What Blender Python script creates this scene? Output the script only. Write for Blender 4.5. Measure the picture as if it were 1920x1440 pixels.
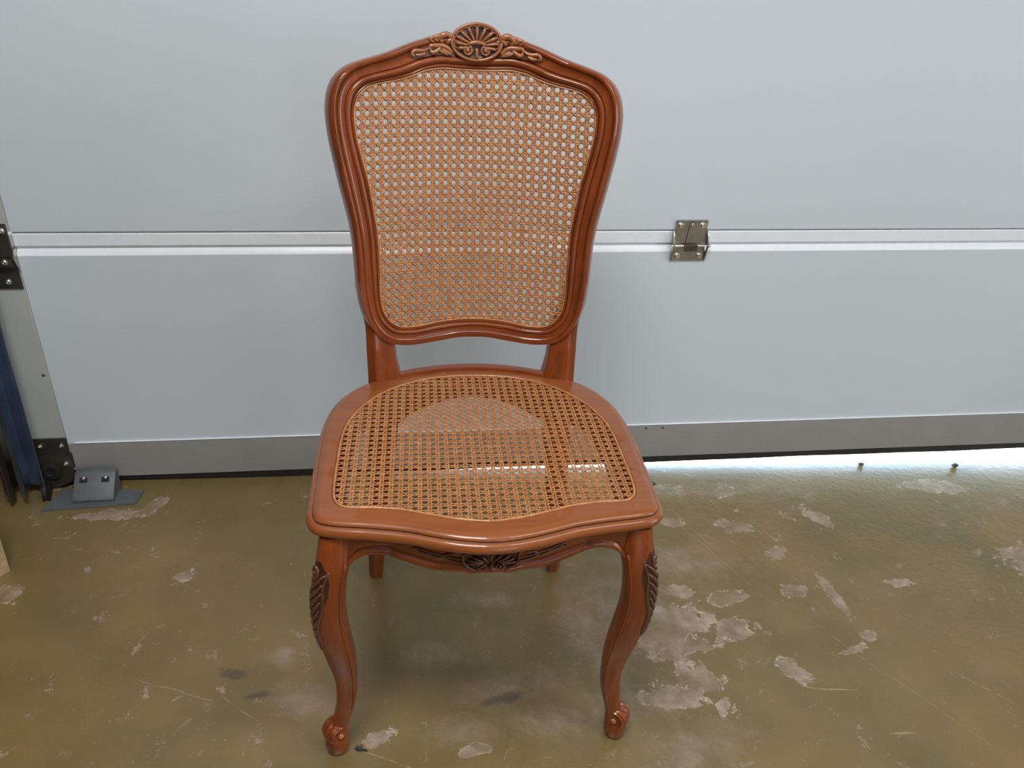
import bpy, math, random
import numpy as np
from mathutils import Matrix, Vector

for o in list(bpy.data.objects):
    bpy.data.objects.remove(o, do_unlink=True)
SC = bpy.context.scene
COL = SC.collection
random.seed(7)

# ------------------------------------------------------------------ camera
CAM_POS = (-0.0852, -0.8143, 1.0754)
CAM_YAW, CAM_PITCH, CAM_ROLL, CAM_F = 0.12865, 0.48756, -0.05281, 1500.0


def make_camera():
    cy, sy, cp, sp = math.cos(CAM_YAW), math.sin(CAM_YAW), math.cos(CAM_PITCH), math.sin(CAM_PITCH)
    fwd = Vector((sy * cp, cy * cp, -sp))
    right = Vector((cy, -sy, 0))
    down = fwd.cross(right)
    r = right * math.cos(CAM_ROLL) + down * math.sin(CAM_ROLL)
    d = -right * math.sin(CAM_ROLL) + down * math.cos(CAM_ROLL)
    u, b = -d, -fwd
    cam = bpy.data.cameras.new('camera')
    cam.sensor_fit = 'HORIZONTAL'
    cam.sensor_width = 36.0
    cam.lens = CAM_F / 1920.0 * 36.0
    cam.clip_start = 0.02
    o = bpy.data.objects.new('camera', cam)
    o.matrix_world = Matrix(((r.x, u.x, b.x, CAM_POS[0]), (r.y, u.y, b.y, CAM_POS[1]),
                             (r.z, u.z, b.z, CAM_POS[2]), (0, 0, 0, 1)))
    COL.objects.link(o)
    SC.camera = o


make_camera()

# ------------------------------------------------------------------ world, lights, exposure
w = bpy.data.worlds.new('world')
SC.world = w
w.use_nodes = True
bg = w.node_tree.nodes['Background']
sky = w.node_tree.nodes.new('ShaderNodeTexSky')
sky.sky_type = 'NISHITA'
sky.sun_disc = False
sky.sun_elevation = math.radians(40)
sky.sun_rotation = math.radians(150)
w.node_tree.links.new(sky.outputs[0], bg.inputs[0])
bg.inputs[1].default_value = 6.0


def area(name, loc, size, power, col, rot=(0, 0, 0), spread=180):
    L = bpy.data.lights.new(name, 'AREA')
    L.shape = 'RECTANGLE'
    L.size, L.size_y = size
    L.energy = power
    L.color = col
    L.spread = math.radians(spread)
    o = bpy.data.objects.new(name, L)
    o.location = loc
    o.rotation_euler = rot
    COL.objects.link(o)
    return o


# square ceiling panel above the photographer, slightly to the left, and a narrow fitting to the right
area('ceiling_panel_light', (-.28, -.70, 2.37), (.6, .6), 33, (1.0, .985, .965))
area('ceiling_tube_light', (1.0, -.82, 2.37), (.9, .16), 12, (1.0, .985, .965))
# daylight from a window in the right wall and an added low frontal fill behind the camera
area('window_daylight', (3.15, -1.5, 1.35), (1.7, 1.5), 38, (.90, .95, 1.0), (math.radians(90), 0, math.radians(90)))
area('frontal_fill_light', (1.3, -4.4, 1.2), (1.2, 1.9), 18, (.88, .94, 1.0), (math.radians(90), 0, 0))
# sun outside, falling on the drive in front of the door
sun = bpy.data.lights.new('sun', 'SUN')
sun.energy = 40
sun.angle = math.radians(.6)
so = bpy.data.objects.new('sun', sun)
so.rotation_euler = (math.radians(-48), 0, math.radians(-14))
COL.objects.link(so)

vs = SC.view_settings
vs.view_transform = 'Standard'
vs.look = 'None'
vs.gamma = 1.0
vs.exposure = 0.03
vs.use_curve_mapping = False


# ------------------------------------------------------------------ helpers
def mesh_obj(name, verts, faces, mats, parent=None, smooth=True, midx=None, sharp=40):
    me = bpy.data.meshes.new(name)
    me.from_pydata([tuple(map(float, v)) for v in verts], [], faces)
    if not isinstance(mats, (list, tuple)):
        mats = [mats]
    for m in mats:
        me.materials.append(m)
    if midx is not None:
        me.polygons.foreach_set('material_index', np.array(midx, dtype=np.int32))
    if smooth:
        me.polygons.foreach_set('use_smooth', np.ones(len(me.polygons), dtype=bool))
        if sharp:
            me.set_sharp_from_angle(angle=math.radians(sharp))
    me.update()
    o = bpy.data.objects.new(name, me)
    COL.objects.link(o)
    if parent is not None:
        o.parent = parent
    return o


def empty(name, loc=(0, 0, 0), rot=(0, 0, 0)):
    o = bpy.data.objects.new(name, None)
    o.empty_display_size = 0.05
    o.location = loc
    o.rotation_euler = rot
    COL.objects.link(o)
    return o


def tag(o, label=None, cat=None, kind=None, group=None):
    if label:
        o['label'] = label
    if cat:
        o['category'] = cat
    if kind:
        o['kind'] = kind
    if group:
        o['group'] = group
    return o


class MB:
    """collects shapes for one mesh"""

    def __init__(s):
        s.v, s.f, s.m = [], [], []

    def add(s, v, f, m=0):
        k = len(s.v)
        s.v += [tuple(map(float, p)) for p in v]
        s.f += [tuple(i + k for i in q) for q in f]
        s.m += [m] * len(f)

    def box(s, c, d, m=0, bev=0.0, rot=None):
        x, y, z = (k / 2 for k in d)
        if bev <= 0:
            V = [(i * x, j * y, k * z) for i in (-1, 1) for j in (-1, 1) for k in (-1, 1)]
            F = [(0, 1, 3, 2), (4, 6, 7, 5), (0, 4, 5, 1), (2, 3, 7, 6), (0, 2, 6, 4), (1, 5, 7, 3)]
        else:
            V, F = bevel_box(x, y, z, bev)
        if rot is not None:
            V = [rot @ Vector(p) for p in V]
        s.add([(p[0] + c[0], p[1] + c[1], p[2] + c[2]) for p in V], F, m)

    def grid(s, rows, m=0, closed=False, caps=False):
        """rows: list of rings (lists of points). closed: ring is a loop"""
        n = len(rows[0])
        V = [p for r in rows for p in r]
        F, M = [], []
        for i in range(len(rows) - 1):
            for j in range(n if closed else n - 1):
                a, b = i * n + j, i * n + (j + 1) % n
                F.append((a, b, b + n, a + n))
        if caps:
            F.append(tuple(range(n - 1, -1, -1)))
            F.append(tuple((len(rows) - 1) * n + j for j in range(n)))
        s.add(V, F, m)

    def tube(s, pts, radii, seg=8, m=0, flat=1.0, up=None):
        """swept round (or flattened along 'up') tube with tapered radii"""
        pts = [Vector(p) for p in pts]
        if not isinstance(radii, (list, tuple)):
            radii = [radii] * len(pts)
        rows = []
        prev = None
        for i, p in enumerate(pts):
            t = (pts[min(i + 1, len(pts) - 1)] - pts[max(i - 1, 0)])
            if t.length < 1e-9:
                t = Vector((0, 0, 1))
            t.normalize()
            ref = Vector(up) if up is not None else (prev if prev is not None else Vector((0.3, 0.5, 0.8)))
            n = ref - t * ref.dot(t)
            if n.length < 1e-6:
                n = t.orthogonal()
            n.normalize()
            prev = n
            b = t.cross(n)
            r = radii[i]
            rows.append([p + (n * math.sin(k * 2 * math.pi / seg) * flat + b * math.cos(k * 2 * math.pi / seg)) * r
                         for k in range(seg)])
        s.grid(rows, m, closed=True, caps=True)

    def cyl(s, c, axis, r, h, seg=16, m=0, r2=None):
        a = Vector(axis).normalized()
        c = Vector(c)
        n = a.orthogonal().normalized()
        b = a.cross(n)
        r2 = r if r2 is None else r2
        rows = [[c + a * (sg * h / 2) + (n * math.cos(k * 2 * math.pi / seg) + b * math.sin(k * 2 * math.pi / seg)) * rr
                 for k in range(seg)] for sg, rr in ((-1, r), (1, r2))]
        s.grid(rows, m, closed=True, caps=True)

    def ball(s, c, r, m=0, seg=12, rings=7, sc=(1, 1, 1)):
        rows = []
        for i in range(rings + 1):
            th = math.pi * min(max(i / rings, 0.01), 0.99)
            rows.append([(c[0] + sc[0] * r * math.sin(th) * math.cos(k * 2 * math.pi / seg),
                          c[1] + sc[1] * r * math.sin(th) * math.sin(k * 2 * math.pi / seg),
                          c[2] - sc[2] * r * math.cos(th)) for k in range(seg)])
        s.grid(rows, m, closed=True, caps=True)

    def lathe(s, c, axis, prof, seg=20, m=0):
        """prof: list of (radius, height along axis)"""
        a = Vector(axis).normalized()
        c = Vector(c)
        n = a.orthogonal().normalized()
        b = a.cross(n)
        rows = [[c + a * h + (n * math.cos(k * 2 * math.pi / seg) + b * math.sin(k * 2 * math.pi / seg)) * max(r, 1e-5)
                 for k in range(seg)] for r, h in prof]
        s.grid(rows, m, closed=True, caps=True)

    def prism(s, poly, lo, hi, ax='y', m=0):
        """poly in two axes, extruded along the third"""
        n = len(poly)
        mk = {'y': lambda p, q: (p[0], q, p[1]), 'z': lambda p, q: (p[0], p[1], q), 'x': lambda p, q: (q, p[0], p[1])}[ax]
        V = [mk(p, lo) for p in poly] + [mk(p, hi) for p in poly]
        F = [tuple(range(n - 1, -1, -1)), tuple(range(n, 2 * n))] + [(i, (i + 1) % n, n + (i + 1) % n, n + i) for i in range(n)]
        s.add(V, F, m)

    def build(s, name, mats, parent=None, smooth=True, sharp=40):
        o = mesh_obj(name, s.v, s.f, mats, parent, smooth, s.m, sharp)
        import bmesh
        bm = bmesh.new()
        bm.from_mesh(o.data)
        bmesh.ops.recalc_face_normals(bm, faces=bm.faces)
        bm.to_mesh(o.data)
        bm.free()
        return o


def bevel_box(x, y, z, b):
    """box with chamfered edges: 24 vertices"""
    V, idx = [], {}
    for i in (-1, 1):
        for j in (-1, 1):
            for k in (-1, 1):
                for ax in range(3):
                    p = [i * (x - b), j * (y - b), k * (z - b)]
                    p[ax] = (i, j, k)[ax] * (x, y, z)[ax]
                    idx[(i, j, k, ax)] = len(V)
                    V.append(tuple(p))
    F = []
    S = (-1, 1)
    for s_ in S:
        F.append([idx[(s_, j, k, 0)] for j, k in ((-1, -1), (1, -1), (1, 1), (-1, 1))])
        F.append([idx[(i, s_, k, 1)] for i, k in ((-1, -1), (1, -1), (1, 1), (-1, 1))])
        F.append([idx[(i, j, s_, 2)] for i, j in ((-1, -1), (1, -1), (1, 1), (-1, 1))])
    for a in S:
        for c in S:
            F.append([idx[(-1, a, c, 1)], idx[(1, a, c, 1)], idx[(1, a, c, 2)], idx[(-1, a, c, 2)]])
            F.append([idx[(a, -1, c, 0)], idx[(a, 1, c, 0)], idx[(a, 1, c, 2)], idx[(a, -1, c, 2)]])
            F.append([idx[(a, c, -1, 0)], idx[(a, c, 1, 0)], idx[(a, c, 1, 1)], idx[(a, c, -1, 1)]])
    for i in S:
        for j in S:
            for k in S:
                F.append([idx[(i, j, k, 0)], idx[(i, j, k, 1)], idx[(i, j, k, 2)]])
    return V, [tuple(f) for f in F]


def spline(pts, n=12, closed=False):
    """centripetal-ish Catmull-Rom through 2-D or 3-D points"""
    P = [np.array(p, float) for p in pts]
    out = []
    N = len(P)
    for i in range(N if closed else N - 1):
        g = (lambda k: P[k % N]) if closed else (lambda k: P[min(max(k, 0), N - 1)])
        a, b, c, d = g(i - 1), g(i), g(i + 1), g(i + 2)
        t0 = 0.0
        t1 = t0 + max(np.linalg.norm(b - a), 1e-6) ** .5
        t2 = t1 + max(np.linalg.norm(c - b), 1e-6) ** .5
        t3 = t2 + max(np.linalg.norm(d - c), 1e-6) ** .5
        for k in range(n):
            t = t1 + (t2 - t1) * k / n
            A1 = a * (t1 - t) / (t1 - t0) + b * (t - t0) / (t1 - t0)
            A2 = b * (t2 - t) / (t2 - t1) + c * (t - t1) / (t2 - t1)
            A3 = c * (t3 - t) / (t3 - t2) + d * (t - t2) / (t3 - t2)
            B1 = A1 * (t2 - t) / (t2 - t0) + A2 * (t - t0) / (t2 - t0)
            B2 = A2 * (t3 - t) / (t3 - t1) + A3 * (t - t1) / (t3 - t1)
            out.append(B1 * (t2 - t) / (t2 - t1) + B2 * (t - t1) / (t2 - t1))
    if not closed:
        out.append(P[-1])
    return np.array(out)


def mirror_loop(half):
    """half outline from the axis (x=0) to the axis -> closed loop of control points"""
    R_ = list(half)
    L_ = [(-x, y) for x, y in reversed(half) if abs(x) > 1e-6]
    return R_ + L_


def polar(loop, c, angs):
    """distance from c to the closed polyline at each angle (star shaped)"""
    q = np.array(loop) - np.array(c)
    th = np.unwrap(np.arctan2(q[:, 1], q[:, 0]))
    r = np.hypot(q[:, 0], q[:, 1])
    if th[-1] < th[0]:
        th, r = th[::-1], r[::-1]
    o = np.argsort(th)
    th, r = th[o], r[o]
    th = np.concatenate([th - 2 * np.pi, th, th + 2 * np.pi])
    r = np.concatenate([r, r, r])
    return np.interp(np.array(angs), th, r)


# ------------------------------------------------------------------ materials
def newmat(name):
    m = bpy.data.materials.new(name)
    m.use_nodes = True
    nt = m.node_tree
    b = nt.nodes['Principled BSDF']
    return m, nt, b


def N(nt, typ, **kw):
    n = nt.nodes.new(typ)
    for k, v in kw.items():
        setattr(n, k, v)
    return n


def L(nt, a, b):
    nt.links.new(a, b)


def ramp(nt, fac, stops):
    r = N(nt, 'ShaderNodeValToRGB')
    els = r.color_ramp.elements
    while len(els) < len(stops):
        els.new(0.5)
    for e, (p, c) in zip(els, stops):
        e.position = p
        e.color = (*c, 1)
    L(nt, fac, r.inputs[0])
    return r.outputs[0]


def noise(nt, vec, scale, detail=3, rough=.5, dist=0.0):
    n = N(nt, 'ShaderNodeTexNoise')
    n.inputs['Scale'].default_value = scale
    n.inputs['Detail'].default_value = detail
    n.inputs['Roughness'].default_value = rough
    n.inputs['Distortion'].default_value = dist
    if vec is not None:
        L(nt, vec, n.inputs['Vector'])
    return n.outputs[0]


def objco(nt):
    return N(nt, 'ShaderNodeTexCoord').outputs['Object']


def mapping(nt, vec, loc=(0, 0, 0), rot=(0, 0, 0), scale=(1, 1, 1), typ='POINT'):
    m = N(nt, 'ShaderNodeMapping', vector_type=typ)
    m.inputs['Location'].default_value = loc
    m.inputs['Rotation'].default_value = rot
    m.inputs['Scale'].default_value = scale
    L(nt, vec, m.inputs['Vector'])
    return m.outputs[0]


def bump(nt, b, h, strength, dist):
    n = N(nt, 'ShaderNodeBump')
    n.inputs['Strength'].default_value = strength
    n.inputs['Distance'].default_value = dist
    L(nt, h, n.inputs['Height'])
    L(nt, n.outputs[0], b.inputs['Normal'])


def plain(name, col, rough=.5, metal=0.0, spec=.5, coat=0.0, var=0.06, vscale=40, bmp=0.0, bscale=300):
    m, nt, b = newmat(name)
    v = objco(nt)
    f = noise(nt, v, vscale, 3)
    lo = tuple(c * (1 - var) for c in col)
    hi = tuple(min(c * (1 + var), 1) for c in col)
    L(nt, ramp(nt, f, [(.3, lo), (.7, hi)]), b.inputs['Base Color'])
    b.inputs['Roughness'].default_value = rough
    b.inputs['Metallic'].default_value = metal
    b.inputs['Specular IOR Level'].default_value = spec
    b.inputs['Coat Weight'].default_value = coat
    b.inputs['Coat Roughness'].default_value = .12
    if bmp:
        bump(nt, b, noise(nt, v, bscale, 2), bmp, .001)
    return m


def wood(name, dark, light, rough=.3, axis=2, coat=.6):
    m, nt, b = newmat(name)
    v = objco(nt)
    sc = [1, 1, 1]
    sc[axis] = .07
    s = mapping(nt, v, scale=tuple(sc))
    f1 = noise(nt, s, 130, 4, .6, .6)
    f2 = noise(nt, s, 22, 3, .5, 1.2)
    mx = N(nt, 'ShaderNodeMath', operation='MULTIPLY_ADD')
    mx.inputs[1].default_value = .45
    L(nt, f1, mx.inputs[0])
    h = N(nt, 'ShaderNodeMath', operation='MULTIPLY')
    h.inputs[1].default_value = .55
    L(nt, f2, h.inputs[0])
    L(nt, h.outputs[0], mx.inputs[2])
    L(nt, ramp(nt, mx.outputs[0], [(.3, dark), (.7, light)]), b.inputs['Base Color'])
    b.inputs['Roughness'].default_value = rough
    b.inputs['Coat Weight'].default_value = coat
    b.inputs['Coat Roughness'].default_value = .06
    b.inputs['Coat IOR'].default_value = 1.5
    b.inputs['Specular IOR Level'].default_value = .3
    bump(nt, b, mx.outputs[0], .05, .0004)
    return m


W_D, W_L = (.125, .024, .0045), (.275, .061, .0115)
M_WOODV = wood('stained_beech', W_D, W_L, axis=2, coat=.42)
M_WOODX = wood('stained_beech_rail', W_D, W_L, axis=0)
M_WOODY = wood('stained_beech_seat', (.205, .055, .012), (.30, .088, .022), axis=0, rough=.36, coat=.5)
M_GLAZE = plain('dark_glazed_wood', (.040, .0115, .006), .35, coat=.4, var=.3, vscale=200)
M_CARVE = plain('carved_wood', (.30, .105, .036), .3, coat=.6, var=.2, vscale=120)
M_CARVED = plain('carved_wood_dark', (.105, .031, .012), .32, coat=.5, var=.3, vscale=150)


def cane_mat():
    m, nt, b = newmat('cane')
    v = objco(nt)
    f = noise(nt, v, 90, 4, .6)
    f2 = noise(nt, v, 600, 2, .5)
    a = N(nt, 'ShaderNodeMath', operation='ADD')
    L(nt, f, a.inputs[0])
    L(nt, f2, a.inputs[1])
    h = N(nt, 'ShaderNodeMath', operation='MULTIPLY')
    h.inputs[1].default_value = .5
    L(nt, a.outputs[0], h.inputs[0])
    L(nt, ramp(nt, h.outputs[0], [(.34, (.34, .125, .038)), (.52, (.47, .195, .064)), (.66, (.60, .29, .11))]), b.inputs['Base Color'])
    b.inputs['Roughness'].default_value = .26
    b.inputs['Specular IOR Level'].default_value = .7
    return m


M_CANE = cane_mat()


def door_mat():
    m, nt, b = newmat('door_sheet')
    v = objco(nt)
    b.inputs['Base Color'].default_value = (.60, .635, .625, 1)
    f = noise(nt, v, 1.4, 2)
    L(nt, ramp(nt, f, [(.3, (.575, .645, .705)), (.7, (.605, .672, .73))]), b.inputs['Base Color'])
    b.inputs['Roughness'].default_value = .42
    b.inputs['Specular IOR Level'].default_value = .4
    s = mapping(nt, v, scale=(1, 1, 1.6))
    bump(nt, b, noise(nt, s, 420, 3, .55), .28, .0006)
    return m


M_DOOR = door_mat()
M_DOORWHITE = plain('door_edge_white', (.82, .87, .94), .32, spec=.5, var=.02)
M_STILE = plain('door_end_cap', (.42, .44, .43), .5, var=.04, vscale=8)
M_TRIM = plain('brown_grey_aluminium', (.275, .275, .265), .42, metal=0.0, spec=.5, var=.04, vscale=14, bmp=.1, bscale=500)
M_RUBBER = plain('black_rubber', (.012, .012, .013), .55, var=.2)
M_STEEL = plain('galvanised_steel', (.42, .41, .37), .28, metal=1.0, var=.15, vscale=60)
M_BRIGHT = plain('bright_zinc', (.75, .74, .70), .2, metal=1.0, var=.08)
M_BROWNSTEEL = plain('brown_steel', (.10, .085, .072), .38, metal=.7, var=.15)
M_TRACK = plain('track_steel_blue_gleam', (.24, .31, .46), .26, metal=.95, var=.2, vscale=12)  # blue tint puts the track's cool reflected gleam into its colour
M_GREYPL = plain('grey_plastic', (.105, .118, .125), .5, var=.08, vscale=60, bmp=.15, bscale=400)
M_HOLE = plain('dark_hole', (.01, .01, .01), .8)
M_WALL = plain('plaster', (.66, .645, .61), .8, var=.05, vscale=6, bmp=.2, bscale=120)
M_DARKWALL = plain('unseen_dark_wall', (.13, .10, .075), .85, var=.2, vscale=9, bmp=.3, bscale=60)  # unseen left wall, coloured dark to keep that side dim
M_JAMB = plain('dark_jamb', (.06, .05, .042), .7, var=.2, vscale=10)
M_CEIL = plain('ceiling_board', (.78, .77, .75), .8, var=.03, vscale=3)
M_GROUND = plain('driveway_concrete', (.55, .54, .53), .9, var=.1, vscale=5)
M_BOARD = plain('pale_chipboard', (.44, .31, .18), .6, var=.15, vscale=90)
M_GRIT = plain('dark_grit', (.07, .062, .055), .7, var=.4, vscale=300)
M_LEAF = plain('blackened_scrap', (.022, .024, .03), .4, var=.4, vscale=300)


def floor_mat():
    m, nt, b = newmat('worn_painted_floor')
    v = objco(nt)
    big = noise(nt, v, 1.7, 3, .55)
    mid = noise(nt, v, 7, 4, .55)
    paint = ramp(nt, big, [(.30, (.160, .122, .044)), (.50, (.188, .138, .055)), (.70, (.222, .140, .050))])
    tint = ramp(nt, mid, [(.32, (.84, .86, .82)), (.68, (1.10, 1.07, 1.06))])
    pm = N(nt, 'ShaderNodeMix', data_type='RGBA', blend_type='MULTIPLY')
    pm.inputs[0].default_value = 1
    L(nt, paint, pm.inputs[6])
    L(nt, tint, pm.inputs[7])
    paint = pm.outputs[2]
    # warped coordinates for ragged chip outlines
    wn = N(nt, 'ShaderNodeTexNoise')
    wn.inputs['Scale'].default_value = 32
    wn.inputs['Detail'].default_value = 5
    wn.inputs['Roughness'].default_value = .65
    L(nt, v, wn.inputs['Vector'])
    sub = N(nt, 'ShaderNodeVectorMath', operation='SUBTRACT')
    L(nt, wn.outputs['Color'], sub.inputs[0])
    sub.inputs[1].default_value = (.5, .5, .5)
    sc = N(nt, 'ShaderNodeVectorMath', operation='SCALE')
    sc.inputs['Scale'].default_value = .085
    L(nt, sub.outputs[0], sc.inputs[0])
    add = N(nt, 'ShaderNodeVectorMath', operation='ADD')
    L(nt, v, add.inputs[0])
    L(nt, sc.outputs[0], add.inputs[1])
    wv = add.outputs[0]

    def blobs(vec, lst):
        out = None
        for cx, cy, rx, ry, a in lst:
            mp = mapping(nt, vec, (cx, cy, 0), (0, 0, math.radians(a)), (rx, ry, 50), 'TEXTURE')
            ln = N(nt, 'ShaderNodeVectorMath', operation='LENGTH')
            L(nt, mp, ln.inputs[0])
            if out is None:
                out = ln.outputs['Value']
            else:
                mn = N(nt, 'ShaderNodeMath', operation='MINIMUM')
                L(nt, out, mn.inputs[0])
                L(nt, ln.outputs['Value'], mn.inputs[1])
                out = mn.outputs[0]
        return out

    def field(attr, amt, scale, lo, hi):
        at = N(nt, 'ShaderNodeAttribute', attribute_name=attr)
        nz = noise(nt, v, scale, 5, .68)
        ma = N(nt, 'ShaderNodeMath', operation='MULTIPLY_ADD')
        L(nt, nz, ma.inputs[0])
        ma.inputs[1].default_value = amt
        ma.inputs[2].default_value = -.5 * amt
        sm = N(nt, 'ShaderNodeMath', operation='ADD')
        L(nt, at.outputs['Fac'], sm.inputs[0])
        L(nt, ma.outputs[0], sm.inputs[1])
        mr = N(nt, 'ShaderNodeMapRange')
        mr.inputs[1].default_value, mr.inputs[2].default_value = lo, hi
        mr.inputs[3].default_value, mr.inputs[4].default_value = 1, 0
        L(nt, sm.outputs[0], mr.inputs[0])
        return mr.outputs[0]

    pmask = field('wear', 2.6, 34, .78, .95)
    # wear is thinner in places
    thin = ramp(nt, noise(nt, v, 11, 4, .6), [(.34, (.25, .25, .25)), (.56, (1, 1, 1))])
    pk = N(nt, 'ShaderNodeMath', operation='MULTIPLY')
    L(nt, pmask, pk.inputs[0])
    L(nt, thin, pk.inputs[1])
    # scattered little chips, gathered in zones
    chips = ramp(nt, noise(nt, wv, 30, 5, .62), [(.615, (0, 0, 0)), (.66, (1, 1, 1))])
    zone = ramp(nt, noise(nt, v, 3.1, 2), [(.40, (0, 0, 0)), (.56, (1, 1, 1))])
    ck = N(nt, 'ShaderNodeMath', operation='MULTIPLY')
    L(nt, chips, ck.inputs[0])
    L(nt, zone, ck.inputs[1])
    specks = ramp(nt, noise(nt, v, 130, 2, .5), [(.71, (0, 0, 0)), (.74, (1, 1, 1))])
    sk = N(nt, 'ShaderNodeMath', operation='MULTIPLY')
    L(nt, specks, sk.inputs[0])
    sk.inputs[1].default_value = .8
    mx1 = N(nt, 'ShaderNodeMath', operation='MAXIMUM')
    L(nt, pk.outputs[0], mx1.inputs[0])
    L(nt, ck.outputs[0], mx1.inputs[1])
    mx2 = N(nt, 'ShaderNodeMath', operation='MAXIMUM')
    L(nt, mx1.outputs[0], mx2.inputs[0])
    L(nt, sk.outputs[0], mx2.inputs[1])
    sm_ = N(nt, 'ShaderNodeMath', operation='MULTIPLY')
    L(nt, field('smear', 3.0, 24, .25, 1.25), sm_.inputs[0])
    sm_.inputs[1].default_value = .5
    mx3 = N(nt, 'ShaderNodeMath', operation='MAXIMUM')
    L(nt, mx2.outputs[0], mx3.inputs[0])
    L(nt, sm_.outputs[0], mx3.inputs[1])
    conc = ramp(nt, noise(nt, v, 26, 4, .6), [(.32, (.205, .150, .105)), (.5, (.30, .225, .165)), (.68, (.40, .315, .25))])
    c1 = N(nt, 'ShaderNodeMix', data_type='RGBA')
    L(nt, mx3.outputs[0], c1.inputs[0])
    L(nt, paint, c1.inputs[6])
    L(nt, conc, c1.inputs[7])
    # pale flaked rims round the bare places
    om = N(nt, 'ShaderNodeMath', operation='SUBTRACT')
    om.inputs[0].default_value = 1
    L(nt, pmask, om.inputs[1])
    r1 = N(nt, 'ShaderNodeMath', operation='MULTIPLY')
    L(nt, pmask, r1.inputs[0])
    L(nt, om.outputs[0], r1.inputs[1])
    r2 = N(nt, 'ShaderNodeMath', operation='MULTIPLY')
    L(nt, r1.outputs[0], r2.inputs[0])
    L(nt, ramp(nt, noise(nt, v, 75, 3, .6), [(.46, (0, 0, 0)), (.60, (3, 3, 3))]), r2.inputs[1])
    r2.use_clamp = True
    cr = N(nt, 'ShaderNodeMix', data_type='RGBA')
    L(nt, r2.outputs[0], cr.inputs[0])
    L(nt, c1.outputs[2], cr.inputs[6])
    cr.inputs[7].default_value = (.55, .50, .40, 1)
    c1 = cr
    # scratches (long thin strokes), slightly bent
    wn2 = N(nt, 'ShaderNodeTexNoise')
    wn2.inputs['Scale'].default_value = 6
    L(nt, v, wn2.inputs['Vector'])
    s2 = N(nt, 'ShaderNodeVectorMath', operation='SCALE')
    s2.inputs['Scale'].default_value = .03
    L(nt, wn2.outputs['Color'], s2.inputs[0])
    a2 = N(nt, 'ShaderNodeVectorMath', operation='ADD')
    L(nt, v, a2.inputs[0])
    L(nt, s2.outputs[0], a2.inputs[1])
    SCR = [(-.47, .165, .085, .0016, -22), (-.36, .12, .06, .0012, -38), (.50, .58, .14, .0011, -70), (.55, .42, .2, .0009, -66), (.75, .1, .22, .0008, -58),
           (.62, .10, .05, .002, -10), (-.82, .2, .05, .002, 40), (.68, .5, .09, .0012, -75), (-.1, .0, .08, .0016, -25), (.9, .08, .06, .0015, -50), (.7, .0, .03, .0018, -10)]
    ds = blobs(a2.outputs[0], SCR)
    smask = ramp(nt, ds, [(.7, (.75, .75, .75)), (1.0, (0, 0, 0))])
    brk = ramp(nt, noise(nt, v, 45, 3, .6), [(.40, (.05, .05, .05)), (.58, (1, 1, 1))])
    sb_ = N(nt, 'ShaderNodeMath', operation='MULTIPLY')
    L(nt, smask, sb_.inputs[0])
    L(nt, brk, sb_.inputs[1])
    c2 = N(nt, 'ShaderNodeMix', data_type='RGBA')
    L(nt, sb_.outputs[0], c2.inputs[0])
    L(nt, c1.outputs[2], c2.inputs[6])
    c2.inputs[7].default_value = (.36, .30, .14, 1)
    # a few dark scuffs
    kmask = field('scuff', 2.0, 40, .5, 1.1)
    c3 = N(nt, 'ShaderNodeMix', data_type='RGBA')
    kh = N(nt, 'ShaderNodeMath', operation='MULTIPLY')
    L(nt, kmask, kh.inputs[0])
    kh.inputs[1].default_value = .55
    L(nt, kh.outputs[0], c3.inputs[0])
    L(nt, c2.outputs[2], c3.inputs[6])
    c3.inputs[7].default_value = (.035, .032, .028, 1)
    L(nt, c3.outputs[2], b.inputs['Base Color'])
    rg = ramp(nt, mx2.outputs[0], [(0, (.34, .34, .34)), (1, (.52, .52, .52))])
    L(nt, rg, b.inputs['Roughness'])
    b.inputs['Specular IOR Level'].default_value = .65
    bump(nt, b, noise(nt, v, 60, 3, .62), .45, .0014)
    return m


M_FLOOR = floor_mat()
# worn places of the floor paint: centre, radii, turn
PATCH = [(1.15, .655, .085, .03, -8), (1.20, .385, .075, .05, 10), (1.22, .30, .03, .02, 0), (.800, .552, .022, .045, 35), (.60, .527, .05, .02, -10),
         (.655, .435, .028, .02, 40), (.38, .245, .085, .05, 15), (.36, .20, .075, .04, 0), (.49, .228, .045, .03, 20),
         (.56, .125, .025, .036, 40), (.385, .12, .05, .03, -20), (.335, .085, .06, .03, 0), (.645, .32, .03, .02, 0),
         (.72, .30, .012, .08, 5), (.735, .20, .02, .012, 0), (.69, .165, .035, .01, 15), (.87, .335, .04, .013, -6), (-.735, .625, .095, .018, 3),
         (-.655, .655, .018, .04, -20), (-.86, .385, .045, .03, 20), (-.535, .425, .022, .018, 40),
         (-.155, .035, .03, .016, 30), (-.01, .005, .03, .014, 0), (.41, .06, .03, .012, 60),
         (.46, .545, .03, .016, 0), (.415, .33, .03, .02, 0), (.50, .31, .05, .022, 10), 
         (.47, .67, .06, .02, 0), (.62, .655, .03, .02, 30)]
SMEAR = [(.06, .12, .09, .035, 10), (.12, .05, .08, .035, 0), (-.07, .2, .06, .03, 0), (.03, .33, .06, .02, 0), (-.27, .11, .06, .035, -20), (.26, .08, .07, .04, 0),
         (.205, .25, .05, .07, 25), (.235, .15, .03, .07, 10), (-.33, .21, .04, .025, 0), (.30, .30, .12, .10, 0), (-.02, .04, .06, .03, 0), (.33, -.02, .09, .04, 20), (.42, .42, .14, .05, 0), (.62, .66, .2, .04, 0)]
SCF = [(-.40, .178, .035, .012, -20), (-.35, .13, .03, .008, 10), (-.445, .055, .008, .006, 0), (.60, .085, .012, .003, -60), (.05, .10, .05, .012, 15), (1.05, .05, .014, .005, 20)]

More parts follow.
